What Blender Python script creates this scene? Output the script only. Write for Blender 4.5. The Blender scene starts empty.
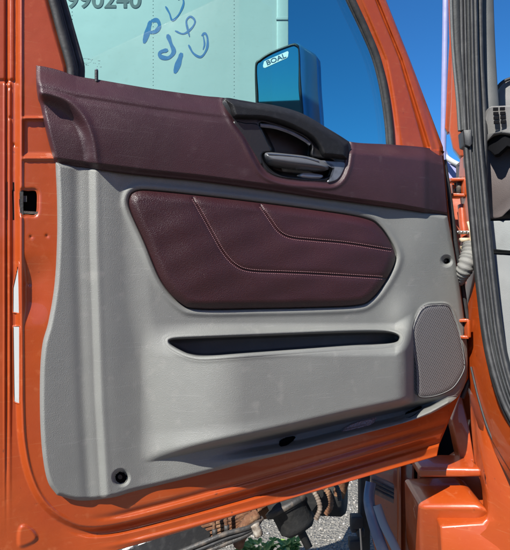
import bpy, bmesh, math, random
import numpy as np
from mathutils import Vector, Matrix
random.seed(7); rng = np.random.default_rng(7)
S = bpy.context.scene; COL = S.collection
F = 500.0; CX, CY = 255.0, 275.0          # focal length and centre of the photograph in its own pixels
# ------------------------------------------------------------------ camera
cd = bpy.data.cameras.new('camera'); cam = bpy.data.objects.new('camera', cd); COL.objects.link(cam)
cam.location = (0, 0, 0); cam.rotation_euler = (math.radians(90), 0, 0)
cd.sensor_fit = 'HORIZONTAL'; cd.sensor_width = 36; cd.lens = 36*F/510; cd.clip_start = .02; cd.clip_end = 3000
S.camera = cam
GZ = -1.65                                  # ground height
# ------------------------------------------------------------------ geometry helpers
def P(x, y, d): return ((x-CX)/F*d, d, -(y-CY)/F*d)
A0 = np.array([-0.41, 1.0, 0.0]); DN = np.array([0.432, -0.902, 0.0]); DN /= np.linalg.norm(DN)
def D(x, y, w=0.0):
    """point on the door: w metres in front of the door plane"""
    x = np.asarray(x, float); y = np.asarray(y, float); w = np.asarray(w, float)
    rx = (x-CX)/F; rz = -(y-CY)/F
    den = rx*DN[0] + DN[1]
    t = (w + A0 @ DN)/den
    return np.stack([rx*t, t*np.ones_like(rx), rz*t], -1)
def sst(a, b, x):
    t = np.clip((x-a)/(b-a), 0, 1); return t*t*(3-2*t)
def interp(x, xs, ys): return np.interp(x, xs, ys)
def catmull(pts, n, closed=False):
    p = np.array(pts, float)
    if closed: q = np.vstack([p[-1], p, p[0], p[1]]); segs = len(p)
    else: q = np.vstack([2*p[0]-p[1], p, 2*p[-1]-p[-2]]); segs = len(p)-1
    out = []
    for i in range(segs):
        a, b, c, d = q[i], q[i+1], q[i+2], q[i+3]
        for k in range(8):
            t = k/8
            out.append(.5*((2*b)+(c-a)*t+(2*a-5*b+4*c-d)*t*t+(-a+3*b-3*c+d)*t**3))
    out.append(p[0] if closed else p[-1])
    out = np.array(out)
    s = np.r_[0, np.cumsum(np.linalg.norm(np.diff(out, axis=0), axis=1))]
    u = np.linspace(0, s[-1], n+1)
    r = np.stack([np.interp(u, s, out[:, k]) for k in range(out.shape[1])], -1)
    return r[:-1] if closed else r
def poly(pts, n):
    p = np.array(pts, float); s = np.r_[0, np.cumsum(np.linalg.norm(np.diff(p, axis=0), axis=1))]
    u = np.linspace(0, s[-1], n+1)
    return np.stack([np.interp(u, s, p[:, k]) for k in range(p.shape[1])], -1)
def sdf(x, y, pg, closed=True):
    """signed distance in photo pixels, negative inside"""
    pg = np.asarray(pg, float); n = len(pg); best = np.full(np.shape(x), 1e9); ins = np.zeros(np.shape(x), bool)
    for i in range(n if closed else n-1):
        ax, ay = pg[i]; bx, by = pg[(i+1) % n]
        ex, ey = bx-ax, by-ay; L = ex*ex+ey*ey+1e-12
        t = np.clip(((x-ax)*ex+(y-ay)*ey)/L, 0, 1)
        best = np.minimum(best, (x-ax-t*ex)**2+(y-ay-t*ey)**2)
        if closed:
            c = (ay > y) != (by > y)
            ins ^= c & (x < (bx-ax)*(y-ay)/((by-ay) if by != ay else 1e-12)+ax)
    d = np.sqrt(best)
    return np.where(ins, -d, d) if closed else d
def smooth(me, on=True):
    me.polygons.foreach_set('use_smooth', [on]*len(me.polygons))
def lift(p):
    """sub-parts are the deepest level"""
    while p is not None and p.parent is not None and p.parent.parent is not None: p = p.parent
    return p
def link(name, verts, faces, mat, parent=None, sm=True, sharp=None):
    parent = lift(parent)
    v = np.asarray(verts, float)
    off = np.array(parent_world(parent)) if parent else np.zeros(3)
    if parent is None:
        off = np.array([(v[:, 0].min()+v[:, 0].max())/2, (v[:, 1].min()+v[:, 1].max())/2, v[:, 2].min()])
    me = bpy.data.meshes.new(name)
    me.from_pydata((v-off).tolist(), [], faces if isinstance(faces, list) else faces.tolist())
    me.validate(); me.update()
    bm = bmesh.new(); bm.from_mesh(me)
    bmesh.ops.recalc_face_normals(bm, faces=bm.faces[:]) if len(bm.faces) < 60000 else None
    bm.to_mesh(me); bm.free()
    smooth(me, sm)
    if sharp: 
        try: me.set_sharp_from_angle(angle=math.radians(sharp))
        except Exception: pass
    me.materials.append(mat)
    o = bpy.data.objects.new(name, me); COL.objects.link(o)
    if parent: o.parent = parent
    else: o.location = off.tolist()
    return o
WORLDPOS = {}
def parent_world(p):
    l = Vector((0, 0, 0))
    while p is not None: l += Vector(p.location); p = p.parent
    return l
def tag(o, label=None, cat=None, group=None, kind=None):
    if label: o['label'] = label
    if cat: o['category'] = cat
    if group: o['group'] = group
    if kind: o['kind'] = kind
    return o
def empty(name, loc, label, cat, group=None):
    o = bpy.data.objects.new(name, None); o.empty_display_size = .05; COL.objects.link(o); o.location = loc
    return tag(o, label, cat, group)
def coons(top, bot, left, right, nu, nv, fn):
    T = fn(top, nu); B = fn(bot, nu); L = fn(left, nv); R = fn(right, nv)
    u = np.linspace(0, 1, nu+1)[None, :, None]; v = np.linspace(0, 1, nv+1)[:, None, None]
    G = (1-v)*T[None]+v*B[None]+(1-u)*L[:, None]+u*R[:, None]
    G -= (1-u)*(1-v)*T[0]+u*(1-v)*T[-1]+(1-u)*v*B[0]+u*v*B[-1]
    return G
def grid_mesh(name, G, relief, mat, parent, keep=None, rim=None):
    """relief surface over a grid of photo positions; rim = depth the outer edge is turned back to"""
    nv, nu = G.shape[0]-1, G.shape[1]-1
    X, Y = G[..., 0], G[..., 1]
    V = D(X, Y, relief(X, Y)).reshape(-1, 3)
    idx = np.arange((nv+1)*(nu+1)).reshape(nv+1, nu+1)
    q = np.stack([idx[:-1, :-1], idx[1:, :-1], idx[1:, 1:], idx[:-1, 1:]], -1)
    if keep is not None:
        cx = (X[:-1, :-1]+X[1:, 1:])/2; cy = (Y[:-1, :-1]+Y[1:, 1:])/2
        q = q[keep(cx, cy)]
    q = q.reshape(-1, 4).tolist()
    V = V.tolist()
    if rim is not None:
        loop = list(idx[0, :])+list(idx[1:, -1])+list(idx[-1, :-1][::-1])+list(idx[1:-1, 0][::-1])
        base = len(V)
        for i in loop:
            p = np.array(V[i]); w = (p-A0) @ DN
            V.append((p-DN*(w-rim)).tolist())
        n = len(loop)
        for k in range(n):
            q.append([loop[k], loop[(k+1) % n], base+(k+1) % n, base+k])
    return link(name, V, q, mat, parent)
def radial(name, outline, relief, mat, parent, rings=24, rim=None, centre=None, keep=None):
    o = np.asarray(outline, float); n = len(o); c = np.mean(o, 0) if centre is None else np.array(centre, float)
    fr = np.linspace(0, 1, rings+1)[1:]; fr = 1-(1-fr)**1.3
    R = c+(o-c)[None]*fr[:, None, None]
    X = np.r_[c[0], R[..., 0].ravel()]; Y = np.r_[c[1], R[..., 1].ravel()]
    V = D(X, Y, relief(X, Y)).tolist(); f = []
    for k in range(n): f.append([0, 1+k, 1+(k+1) % n])
    for r in range(rings-1):
        a = 1+r*n; b = a+n
        for k in range(n): f.append([a+k, b+k, b+(k+1) % n, a+(k+1) % n])
    if rim is not None:
        a = 1+(rings-1)*n; base = len(V)
        for k in range(n):
            p = np.array(V[a+k]); w = (p-A0) @ DN; V.append((p-DN*(w-rim)).tolist())
        for k in range(n): f.append([a+k, base+k, base+(k+1) % n, a+(k+1) % n])
    return link(name, V, f, mat, parent)
def tube_data(path, r, n=10, flat=1.0, up=(0, 0, 1), caps=True):
    p = [Vector(a) for a in path]; V = []; f = []; m = len(p)
    rr = r if hasattr(r, '__len__') else [r]*m
    for i in range(m):
        t = (p[min(i+1, m-1)]-p[max(i-1, 0)]).normalized()
        s = t.cross(Vector(up)); s = s.normalized() if s.length > 1e-4 else t.orthogonal().normalized()
        q = s.cross(t).normalized()
        for k in range(n):
            a = 2*math.pi*k/n
            V.append(p[i]+s*math.cos(a)*rr[i]+q*math.sin(a)*rr[i]*flat)
    for i in range(m-1):
        for k in range(n):
            f.append([i*n+k, i*n+(k+1) % n, (i+1)*n+(k+1) % n, (i+1)*n+k])
    if caps:
        f.append(list(range(n))[::-1]); f.append([(m-1)*n+k for k in range(n)])
    return [tuple(v) for v in V], f
def merge(parts):
    V = []; f = []
    for v, g in parts:
        b = len(V); V += [tuple(a) for a in v]; f += [[i+b for i in q] for q in g]
    return V, f
def tube(name, path, r, mat, parent=None, n=10, flat=1.0, up=(0, 0, 1), caps=True):
    v, f = tube_data(path, r, n, flat, up, caps); return link(name, v, f, mat, parent, sharp=50)
def slab_data(pts, th):
    """closed polygon of 3D points pushed back by the vector th"""
    n = len(pts); V = [tuple(p) for p in pts]+[tuple(Vector(p)+Vector(th)) for p in pts]
    f = [list(range(n)), [n+i for i in range(n)][::-1]]+[[i, (i+1) % n, n+(i+1) % n, n+i] for i in range(n)]
    return V, f
def slab(name, pts, th, mat, parent=None, bevel=0.0, seg=3):
    v, f = slab_data(pts, th); o = link(name, v, f, mat, parent, sm=True)
    if bevel:
        m = o.modifiers.new('bevel', 'BEVEL'); m.width = bevel; m.segments = seg; m.limit_method = 'ANGLE'; m.angle_limit = math.radians(25)
        try: m.harden_normals = False
        except Exception: pass
    else: smooth(o.data, False)
    return o
def box_data(c, s, rot=None):
    V = []
    for i in (-1, 1):
        for j in (-1, 1):
            for k in (-1, 1):
                v = Vector((i*s[0]/2, j*s[1]/2, k*s[2]/2))
                if rot: v = rot @ v
                V.append(tuple(v+Vector(c)))
    return V, [[0, 1, 3, 2], [4, 6, 7, 5], [0, 4, 5, 1], [2, 3, 7, 6], [0, 2, 6, 4], [1, 5, 7, 3]]
def box(name, c, s, mat, parent=None, rot=None, bevel=0.0):
    v, f = box_data(c, s, rot); o = link(name, v, f, mat, parent, sm=bool(bevel))
    if bevel:
        m = o.modifiers.new('bevel', 'BEVEL'); m.width = bevel; m.segments = 3
    return o
def lathe_data(prof, c, axis, n=24):
    ax = Vector(axis).normalized(); s = ax.orthogonal().normalized(); q = ax.cross(s); V = []; f = []
    for (r, h) in prof:
        for k in range(n):
            a = 2*math.pi*k/n; V.append(tuple(Vector(c)+ax*h+s*math.cos(a)*r+q*math.sin(a)*r))
    for i in range(len(prof)-1):
        for k in range(n): f.append([i*n+k, i*n+(k+1) % n, (i+1)*n+(k+1) % n, (i+1)*n+k])
    return V, f
# ------------------------------------------------------------------ materials
def mat(name, col, rough=.5, metal=0.0, coat=0.0, bump=(), var=None, spec=.5, coat_rough=.1):
    """bump: list of (kind, scale, distance); var: (scale, second colour, low, high, amount)"""
    m = bpy.data.materials.new(name); m.use_nodes = True; nt = m.node_tree; b = nt.nodes['Principled BSDF']
    b.inputs['Base Color'].default_value = (*col, 1); b.inputs['Roughness'].default_value = rough
    b.inputs['Metallic'].default_value = metal; b.inputs['Coat Weight'].default_value = coat; b.inputs['Coat Roughness'].default_value = coat_rough
    b.inputs['Specular IOR Level'].default_value = spec
    tc = nt.nodes.new('ShaderNodeTexCoord'); prev = None
    def tex(kind, scale, detail=3):
        if kind == 'voronoi':
            t = nt.nodes.new('ShaderNodeTexVoronoi'); out = t.outputs['Distance']; t.inputs['Scale'].default_value = scale
        else:
            t = nt.nodes.new('ShaderNodeTexNoise'); out = t.outputs['Fac']; t.inputs['Scale'].default_value = scale; t.inputs['Detail'].default_value = detail
        nt.links.new(tc.outputs['Object'], t.inputs['Vector']); return out
    for kind, scale, dist in bump:
        o = tex(kind, scale); bp = nt.nodes.new('ShaderNodeBump'); bp.inputs['Distance'].default_value = dist; bp.inputs['Strength'].default_value = 1
        nt.links.new(o, bp.inputs['Height'])
        if prev: nt.links.new(prev, bp.inputs['Normal'])
        prev = bp.outputs['Normal']
    if prev: nt.links.new(prev, b.inputs['Normal'])
    if var:
        cur = None
        for (scale, c2, lo, hi, amt) in (var if isinstance(var, list) else [var]):
            o = tex('noise', scale, 6); mr = nt.nodes.new('ShaderNodeMapRange')
            mr.inputs['From Min'].default_value = lo; mr.inputs['From Max'].default_value = hi; mr.inputs['To Max'].default_value = amt
            nt.links.new(o, mr.inputs['Value'])
            mx = nt.nodes.new('ShaderNodeMix'); mx.data_type = 'RGBA'
            mx.inputs[6].default_value = (*col, 1); mx.inputs[7].default_value = (*c2, 1)
            if cur: nt.links.new(cur, mx.inputs[6])
            nt.links.new(mr.outputs['Result'], mx.inputs[0]); cur = mx.outputs[2]
        nt.links.new(cur, b.inputs['Base Color'])
        rr = nt.nodes.new('ShaderNodeMapRange'); rr.inputs['To Min'].default_value = max(0, rough-.06); rr.inputs['To Max'].default_value = min(1, rough+.12)
        nt.links.new(tex('noise', 23), rr.inputs['Value']); nt.links.new(rr.outputs['Result'], b.inputs['Roughness'])
    return m
ORANGE = mat('orange_paint', (.32, .050, .006), .32, .0, .45, [('noise', 9, .003), ('noise', 700, .00012)],
             [(6, (.29, .036, .005), .4, .75, .7), (75, (.06, .02, .01), .70, .76, .7), (60, (.46, .13, .045), .6, .8, .4), (900, (.75, .25, .10), .66, .75, .35)], coat_rough=.04)
GREY = mat('grey_moulded_plastic', (.188, .189, .173), .46, bump=[('voronoi', 800, .0005), ('noise', 1600, .0003), ('noise', 7, .002)],
           var=[(7, (.155, .157, .145), .42, .7, .75), (2.6, (.16, .16, .148), .4, .6, .8), (330, (.33, .33, .32), .62, .74, .3), (30, (.27, .26, .235), .6, .74, .35)])
def streaks(m, col, amt):
    nt = m.node_tree; b = nt.nodes['Principled BSDF']; src = b.inputs['Base Color'].links[0].from_socket
    tc = nt.nodes.new('ShaderNodeTexCoord'); cur = src
    for rot, sc, lo in (((0, .5, .3), (4, 4, 90), .66), ((0, -.9, .2), (5, 5, 120), .69), ((0, 1.45, .2), (3, 3, 140), .70)):
        mp = nt.nodes.new('ShaderNodeMapping'); mp.inputs['Scale'].default_value = sc; mp.inputs['Rotation'].default_value = rot
        n_ = nt.nodes.new('ShaderNodeTexNoise'); n_.inputs['Scale'].default_value = 2.2; n_.inputs['Detail'].default_value = 2
        mr = nt.nodes.new('ShaderNodeMapRange'); mr.inputs['From Min'].default_value = lo; mr.inputs['From Max'].default_value = lo+.06; mr.inputs['To Max'].default_value = amt
        mx = nt.nodes.new('ShaderNodeMix'); mx.data_type = 'RGBA'; mx.inputs[7].default_value = (*col, 1)
        nt.links.new(tc.outputs['Object'], mp.inputs[0]); nt.links.new(mp.outputs[0], n_.inputs['Vector']); nt.links.new(n_.outputs['Fac'], mr.inputs['Value'])
        nt.links.new(mr.outputs[0], mx.inputs[0]); nt.links.new(cur, mx.inputs[6]); cur = mx.outputs[2]
    nt.links.new(cur, b.inputs['Base Color'])
GREYD = mat('shade_grey_liner', (.045, .046, .048), .6, bump=[('voronoi', 700, .0003)], var=(14, (.09, .09, .09), .5, .8, .5))  # liner colour darkened to stand in for the missing lip shadow
BURG = mat('burgundy_vinyl', (.033, .012, .015), .38, bump=[('voronoi', 650, .00035), ('noise', 1300, .0003), ('noise', 14, .0015)],
           var=[(5, (.055, .019, .024), .4, .75, .7), (800, (.30, .25, .26), .66, .76, .35), (26, (.12, .085, .09), .62, .85, .4)])
BURGP = mat('burgundy_leatherette', (.029, .008, .0095), .33, bump=[('voronoi', 520, .0006), ('noise', 1100, .0003)],
            var=[(4, (.046, .013, .016), .4, .75, .7), (700, (.26, .2, .2), .68, .78, .3)])
THREAD = mat('thread', (.24, .12, .13), .7)
BLACK = mat('black_plastic', (.007, .007, .008), .42, bump=[('voronoi', 800, .0002)], var=(40, (.045, .045, .05), .5, .85, .4))
BLACKR = mat('black_rubber', (.014, .014, .015), .62, bump=[('noise', 120, .0006)], var=(30, (.06, .06, .058), .5, .8, .5))
CAP = mat('black_soft_cap', (.007, .007, .008), .55, bump=[('voronoi', 700, .0004)], var=(90, (.022, .022, .024), .5, .8, .5), spec=.3)
SATIN = mat('satin_trim', (.16, .165, .18), .3, .3, bump=[('noise', 60, .0003)], var=(60, (.07, .07, .075), .45, .75, .6))
STEEL = mat('bright_steel', (.55, .55, .55), .3, 1.0, bump=[('noise', 60, .0004)])
VOID = mat('dark_cavity', (.006, .006, .006), .8)
HOLEM = mat('cavity_shade_black', (.004, .004, .005), .9, spec=.1)  # near-black colour puts the shade into openings and hollows
SEAL = mat('weatherstrip_rubber', (.011, .012, .0125), .66, bump=[('noise', 160, .0008)], var=(35, (.026, .028, .027), .45, .75, .6))
PILLAR = mat('grey_pillar_trim', (.062, .065, .064), .6, bump=[('voronoi', 600, .0004)], var=(18, (.105, .105, .10), .45, .8, .5))
DASHL = mat('light_grey_dash', (.14, .135, .13), .55, bump=[('voronoi', 600, .0003)], var=(25, (.13, .125, .12), .45, .75, .6))
DASHB = mat('brown_grey_dash', (.07, .055, .053), .6, bump=[('voronoi', 500, .0004)], var=(16, (.095, .078, .074), .45, .8, .6))
RUST = mat('rust', (.12, .05, .022), .9, bump=[('noise', 60, .006), ('noise', 220, .002)], var=[(18, (.24, .14, .075), .5, .7, .9), (45, (.03, .02, .015), .55, .7, .9)])
GREASE = mat('greasy_metal', (.03, .028, .026), .55, bump=[('noise', 90, .002)], var=(25, (.13, .10, .075), .5, .7, .8))
CLOTH = mat('pale_boot', (.32, .31, .28), .8, bump=[('noise', 80, .002)], var=(30, (.16, .15, .13), .45, .7, .8))
WHITE = mat('white_aluminium_paint', (.385, .385, .37), .45, bump=[('noise', 1.2, .01)], var=[(1.3, (.35, .36, .345), .45, .75, .6), (14, (.30, .29, .26), .6, .8, .5), (.6, (.30, .31, .29), .45, .7, .6)])
LAV = mat('pale_painted_stack', (.24, .24, .40), .3, bump=[('noise', 9, .003)], var=(12, (.18, .18, .32), .45, .7, .6))
BLUEMK = mat('blue_marker', (.003, .09, .25), .6, var=(40, (.01, .12, .30), .4, .7, .7))
NUMB = mat('dark_lettering', (.03, .035, .04), .5)
FENDER = mat('blue_grey_fender', (.09, .12, .18), .3, coat=.4, var=(15, (.2, .22, .25), .5, .7, .8))
BROWNP = mat('brown_ribbed_panel', (.22, .12, .08), .7, bump=[('noise', 60, .002)], var=(30, (.32, .22, .16), .45, .7, .8))
MIRROR = mat('mirror_silver', (.50, .60, .66), .02, 1.0)
CHROME = mat('chrome_sky_tint', (.10, .33, .62), .22, .6, bump=[('noise', 6, .002)])  # blue is sky reflected in chrome, put into the base colour
LENS = mat('frosted_lens', (.36, .26, .26), .3, bump=[('voronoi', 260, .003)], var=(200, (.45, .38, .38), .5, .7, .6))
LEAF = mat('leaf', (.12, .24, .035), .55, var=(20, (.16, .26, .05), .4, .7, .8))
FOIL = mat('white_scrap', (.62, .62, .6), .6, bump=[('noise', 40, .006)], var=(30, (.3, .29, .27), .5, .7, .7))

streaks(GREY, (.28, .28, .26), .22); streaks(BURG, (.09, .06, .065), .2); streaks(ORANGE, (.40, .15, .06), .18); streaks(WHITE, (.28, .27, .24), .3)
def glass_mat():
    m = bpy.data.materials.new('tinted_glass'); m.use_nodes = True; nt = m.node_tree; nt.nodes.clear()
    out = nt.nodes.new('ShaderNodeOutputMaterial'); mx = nt.nodes.new('ShaderNodeMixShader')
    tr = nt.nodes.new('ShaderNodeBsdfTransparent'); gl = nt.nodes.new('ShaderNodeBsdfGlossy'); fr = nt.nodes.new('ShaderNodeFresnel')
    tr.inputs[0].default_value = (.39, .70, .68, 1); gl.inputs['Roughness'].default_value = .01; fr.inputs[0].default_value = 1.35
    nt.links.new(fr.outputs[0], mx.inputs[0]); nt.links.new(tr.outputs[0], mx.inputs[1]); nt.links.new(gl.outputs[0], mx.inputs[2])
    nt.links.new(mx.outputs[0], out.inputs[0]); return m
GLASS = glass_mat()
def grille_mat():
    m = mat('speaker_grille', (.2, .19, .2), .5); nt = m.node_tree; b = nt.nodes['Principled BSDF']
    uv = nt.nodes.new('ShaderNodeUVMap'); br = nt.nodes.new('ShaderNodeTexBrick')
    br.offset = .5; br.inputs['Scale'].default_value = 1; br.inputs['Brick Width'].default_value = 1.7; br.inputs['Row Height'].default_value = 1.45
    br.inputs['Mortar Size'].default_value = .34; br.inputs['Mortar Smooth'].default_value = .6
    br.inputs['Color1'].default_value = (.028, .022, .026, 1); br.inputs['Color2'].default_value = (.04, .03, .035, 1); br.inputs['Mortar'].default_value = (.19, .185, .18, 1)
    nt.links.new(uv.outputs[0], br.inputs['Vector']); nt.links.new(br.outputs['Color'], b.inputs['Base Color'])
    bp = nt.nodes.new('ShaderNodeBump'); bp.inputs['Distance'].default_value = .001; nt.links.new(br.outputs['Fac'], bp.inputs['Height']); nt.links.new(bp.outputs[0], b.inputs['Normal'])
    return m
GRILLE = grille_mat()
def ground_mat():
    m = mat('gravel', (.20, .187, .162), .95, bump=[('voronoi', 55, .02), ('noise', 160, .006)],
            var=[(3, (.15, .14, .12), .4, .7, .8), (70, (.12, .11, .1), .5, .68, .8), (120, (.42, .4, .37), .58, .7, .8)])
    return m
GRAVEL = ground_mat()
# ------------------------------------------------------------------ ground
g = link('ground', [(-900, -900, GZ), (900, -900, GZ), (900, 900, GZ), (-900, 900, GZ)], [[0, 1, 2, 3]], GRAVEL, sm=False); g['kind'] = 'structure'
def pebbles():
    V = []; f = []
    ico = bmesh.new(); bmesh.ops.create_icosphere(ico, subdivisions=1, radius=1)
    iv = np.array([v.co[:] for v in ico.verts]); fi = [[v.index for v in q.verts] for q in ico.faces]; ico.free()
    for k in range(9000):
        x = rng.uniform(-1.6, 2.0); y = rng.uniform(2.0, 5.0); s = rng.uniform(.003, .011)*(1+.8*(rng.random() < .06))
        sc = rng.uniform(.6, 1.3, 3)*s; sc[2] *= .7; a = rng.uniform(0, 6.28); c, n = math.cos(a), math.sin(a)
        p = iv*rng.uniform(.8, 1.15, (len(iv), 1))*sc; p = np.stack([p[:, 0]*c-p[:, 1]*n, p[:, 0]*n+p[:, 1]*c, p[:, 2]], -1)+[x, y, GZ+s*.25]
        b = len(V); V += p.tolist(); f += [[i+b for i in q] for q in fi]
    return V, f
v, f = pebbles(); o = link('gravel_stones', v, f, mat('pebble', (.27, .25, .22), .9, var=[(60, (.12, .11, .1), .45, .6, .9), (25, (.42, .4, .38), .55, .65, .9)]), sm=False)
tag(o, 'loose grey gravel stones over the ground below the door', 'gravel', kind='stuff')
# ------------------------------------------------------------------ the door
hinge = D(462, 300, 0)
cab = empty('truck', P(500, 560, 1.6), 'orange truck with its door swung open showing grey and burgundy trim', 'truck')
def sub_empty(name, loc, parent, label):
    o = bpy.data.objects.new(name, None); o.empty_display_size = .05; COL.objects.link(o); o.parent = parent
    o.location = Vector(loc)-parent_world(parent); o['label'] = label; return o
door = sub_empty('door', (float(hinge[0]), float(hinge[1]), -.55), cab, 'open orange door with moulded grey lower panel and burgundy upper trim')
WIN = catmull([(61, 30), (71, 66), (80, 100), (150, 112), (260, 125), (350, 158), (388, 166), (391, 140), (386, 95), (378, 60), (366, 30), (353, 2), (334, -40), (312, -78), (280, -97), (200, -104), (110, -106), (50, -104), (33, -92), (34, -62), (44, -30), (53, 0)], 260, True)
BOX = [(19, -220), (19, 260), (20, 400), (22, 440), (29, 475), (43, 503), (66, 521), (98, 527), (160, 514), (300, 475), (445, 433), (520, 410), (520, -220)]
BOX = BOX[:2]+[tuple(p) for p in catmull(BOX[2:11], 70)]+BOX[11:]
TRI = catmull([(19, 530), (24, 525), (33, 530), (37, 538), (30, 544), (19, 546)], 40, True)
HOLE = catmull([(20, 192), (28, 190.5), (36.5, 191.5), (37.5, 203), (36, 214.5), (28, 215), (20.5, 213)], 40, True)
SL1 = [(18.7, 262), (19.6, 313.6), (12.8, 312.5), (13, 288)]
SL2 = [(13, 326), (19.8, 326), (19.8, 404), (14, 402)]
PADO = catmull([(130, 199), (137, 191.5), (160, 192), (234, 200), (319, 211), (364.5, 218.7), (380, 228), (393, 248), (394.5, 262), (384, 283), (370, 299.5), (355, 305), (310, 307), (262, 308), (200, 308.5), (181, 303), (162.6, 282), (145.6, 242.5), (132, 212)], 300, True)
g_top = [(56, 162.5), (100, 168), (150, 174), (200, 179), (260, 187), (320, 196), (400, 207), (447.5, 215.5)]
g_right = [(447.5, 215.5), (452, 240), (458, 275), (463, 310), (467.5, 350), (466.5, 378), (460, 394), (449, 404)]
g_bot = [(57, 495), (80, 500.5), (112, 497.5), (135, 491), (180, 480), (250, 462), (300, 450), (350, 437), (400, 424), (430, 414), (449, 404)]
g_left = [(56, 162.5), (57.5, 200), (57.5, 240), (55, 285), (49, 322), (43, 345), (40.5, 375), (40.5, 420), (43, 458), (48, 482), (57, 495)]
GOUT = np.vstack([catmull(g_top, 60), catmull(g_right, 60)[1:], catmull(g_bot, 60)[::-1][1:], catmull(g_left, 60)[::-1][1:-1]])
def xo(y): return interp(y, [-170, -80, 0, 60, 147], [330, 352, 386, 410, 443])
def shell_relief(x, y):
    s = sdf(x, y, BOX)
    w = -.020*sst(-1.5, 4.5, s)
    w += .011*sst(7, 11, s)*(y > 300)*sst(60, 120, x) + .004*np.exp(-((s-20)/2.5)**2)*sst(90, 150, x)
    w += .003*np.exp(-((s+2.5)/1.5)**2)*sst(80, 45, x)
    gr = sst(540, 360, y)
    w -= .007*np.exp(-((x-6.5)/1.3)**2)*gr
    w += .004*sst(9, 10.5, x)*sst(15, 13, x)*sst(84, 78, y)
    w += .003*sst(3, 5, x)*sst(12, 10, x)*sst(80, 86, y)*gr
    w -= .003*np.exp(-((y-81)/1.6)**2)*sst(16, 13, x)
    w += .004*sst(2, -2.5, sdf(x, y, TRI))
    for (a, b) in ((31, 237), (47, 236), (29, 284), (9, 88), (10, 118), (14, 145)):
        w -= .0022*np.exp(-((x-a)**2+(y-b)**2)/2.4)
    inner = sst(22, 27, x)*(s < 0)
    w += (.0045*np.exp(-((y-118.5)/1.5)**2)+.0045*np.exp(-((y-158.5)/1.6)**2))*sst(21, 25, x)*(x < 60)
    w -= .0035*inner*(x < 60)*sst(118, 121, y)*sst(156, 152, y)
    w -= .008*inner*sst(250, 285, y)*sst(330, 300, y)*sst(60, 30, x)
    # box bottom channel crease
    w -= .006*np.exp(-((s+9)/3)**2)*sst(80, 140, x)*(y > 300)
    # front window pillar
    f = (x-(interp(y, [-170, -80, 0, 60, 147], [290, 325, 361, 386, 400])))/np.maximum(xo(y)-interp(y, [-170, -80, 0, 60, 147], [290, 325, 361, 386, 400]), 1)
    pil = (y < 200)*(x > 250)
    w += pil*(.004*sst(-.05, .1, f)-.013*sst(.54, .60, f)+.012*sst(.63, .72, f)-.010*sst(.9, 1.02, f))
    w -= .003*np.exp(-(((x-424)-(y-100)*.25)/2.5)**2)*sst(60, 110, y)*(y < 150)
    sw = sdf(x, y, WIN)
    w -= .008*sst(9, 2, sw)
    wh = sdf(x, y, HOLE); w -= .004*np.exp(-((wh)/1.6)**2)
    return w
G = coons([(-25, -170), (330, -170)], [(-25, 590), (60, 566), (150, 541), (300, 496), (437, 456)], [(-25, -170), (-25, 590)],
          [(330, -170), (352, -80), (386, 0), (410, 60), (443, 147), (449, 215), (459, 290), (467, 350), (468, 378), (452, 412), (441, 436), (437, 456)], 560, 760, poly)
keep = lambda x, y: (sdf(x, y, WIN) > 0) & (sdf(x, y, HOLE) > 0) & (sdf(x, y, SL1) > 0) & (sdf(x, y, SL2) > 0) & (sdf(x, y, GOUT) > -2.2)
grid_mesh('door_shell', G, shell_relief, ORANGE, door, keep, rim=-.03)
# outer skin of the door, behind
og = coons([(22, -165), (330, -168)], [(22, 560), (60, 552), (150, 528), (300, 486), (437, 450)], [(22, -165), (22, 560)], [(330, -168), (352, -78), (386, 2), (440, 150), (460, 300), (466, 380), (437, 450)], 120, 160, poly)
grid_mesh('outer_skin', og, lambda x, y: -.055+0*x, ORANGE, door, lambda x, y: (sdf(x, y, WIN) > -2) & ~((x < 45) & (y > 230)))
# inner flanges of the window and seals
def loop3(pg, w): return [tuple(p) for p in D(pg[:, 0], pg[:, 1], w)]
def ring_tube(pg, w, r, flat=1):
    pth = loop3(pg, w); pth = pth+[pth[0]]
    return tube_data(pth, r, 8, flat, tuple(DN), False)
v1 = ring_tube(WIN, -.004, .0095, .8)
c = WIN.mean(0); W2 = WIN+(c-WIN)/np.linalg.norm(c-WIN, axis=1)[:, None]*4.0
v2 = ring_tube(W2, -.014, .0065, .8)
W4 = WIN+(c-WIN)/np.linalg.norm(c-WIN, axis=1)[:, None]*9.5
W4 = np.roll(W4, -int(np.argmin(np.hypot(WIN[:, 0]-150, WIN[:, 1]+106))), axis=0); W4 = W4[:int(np.argmin(np.hypot(W4[:, 0]-80, W4[:, 1]-95)))]
v3 = tube_data(loop3(W4, -.020), .0085, 8, .8, tuple(DN), True)
vv, ff = merge([v1, v2, v3]); link('window_seal', vv, ff, BLACKR, door)
W3 = WIN+(c-WIN)/np.linalg.norm(c-WIN, axis=1)[:, None]*5
radial('window_glass', W3, lambda x, y: -.024+0*x, GLASS, door, rings=4, centre=(230, 30))
# etched glazing mark
mk = []
for (a, b, rx, ry) in ((86, 61, 5.5, 2.4),):
    t = np.linspace(0, 2*math.pi, 30); mk.append(tube_data(loop3(np.stack([a+rx*np.cos(t), b+ry*np.sin(t)], -1), -.0225), .0003, 4))
for k in range(14):
    a = 80+rng.uniform(0, 20); b = 58+rng.choice([0, 3, 6, 9])+.15*(a-80); l = rng.uniform(.6, 2)
    mk.append(tube_data(loop3(np.array([[a, b], [a+l, b+.15]]), -.0225), .0006, 4))
vv, ff = merge(mk); link('glass_mark', vv, ff, mat('etched_mark', (.16, .25, .26), .8), door)
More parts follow.
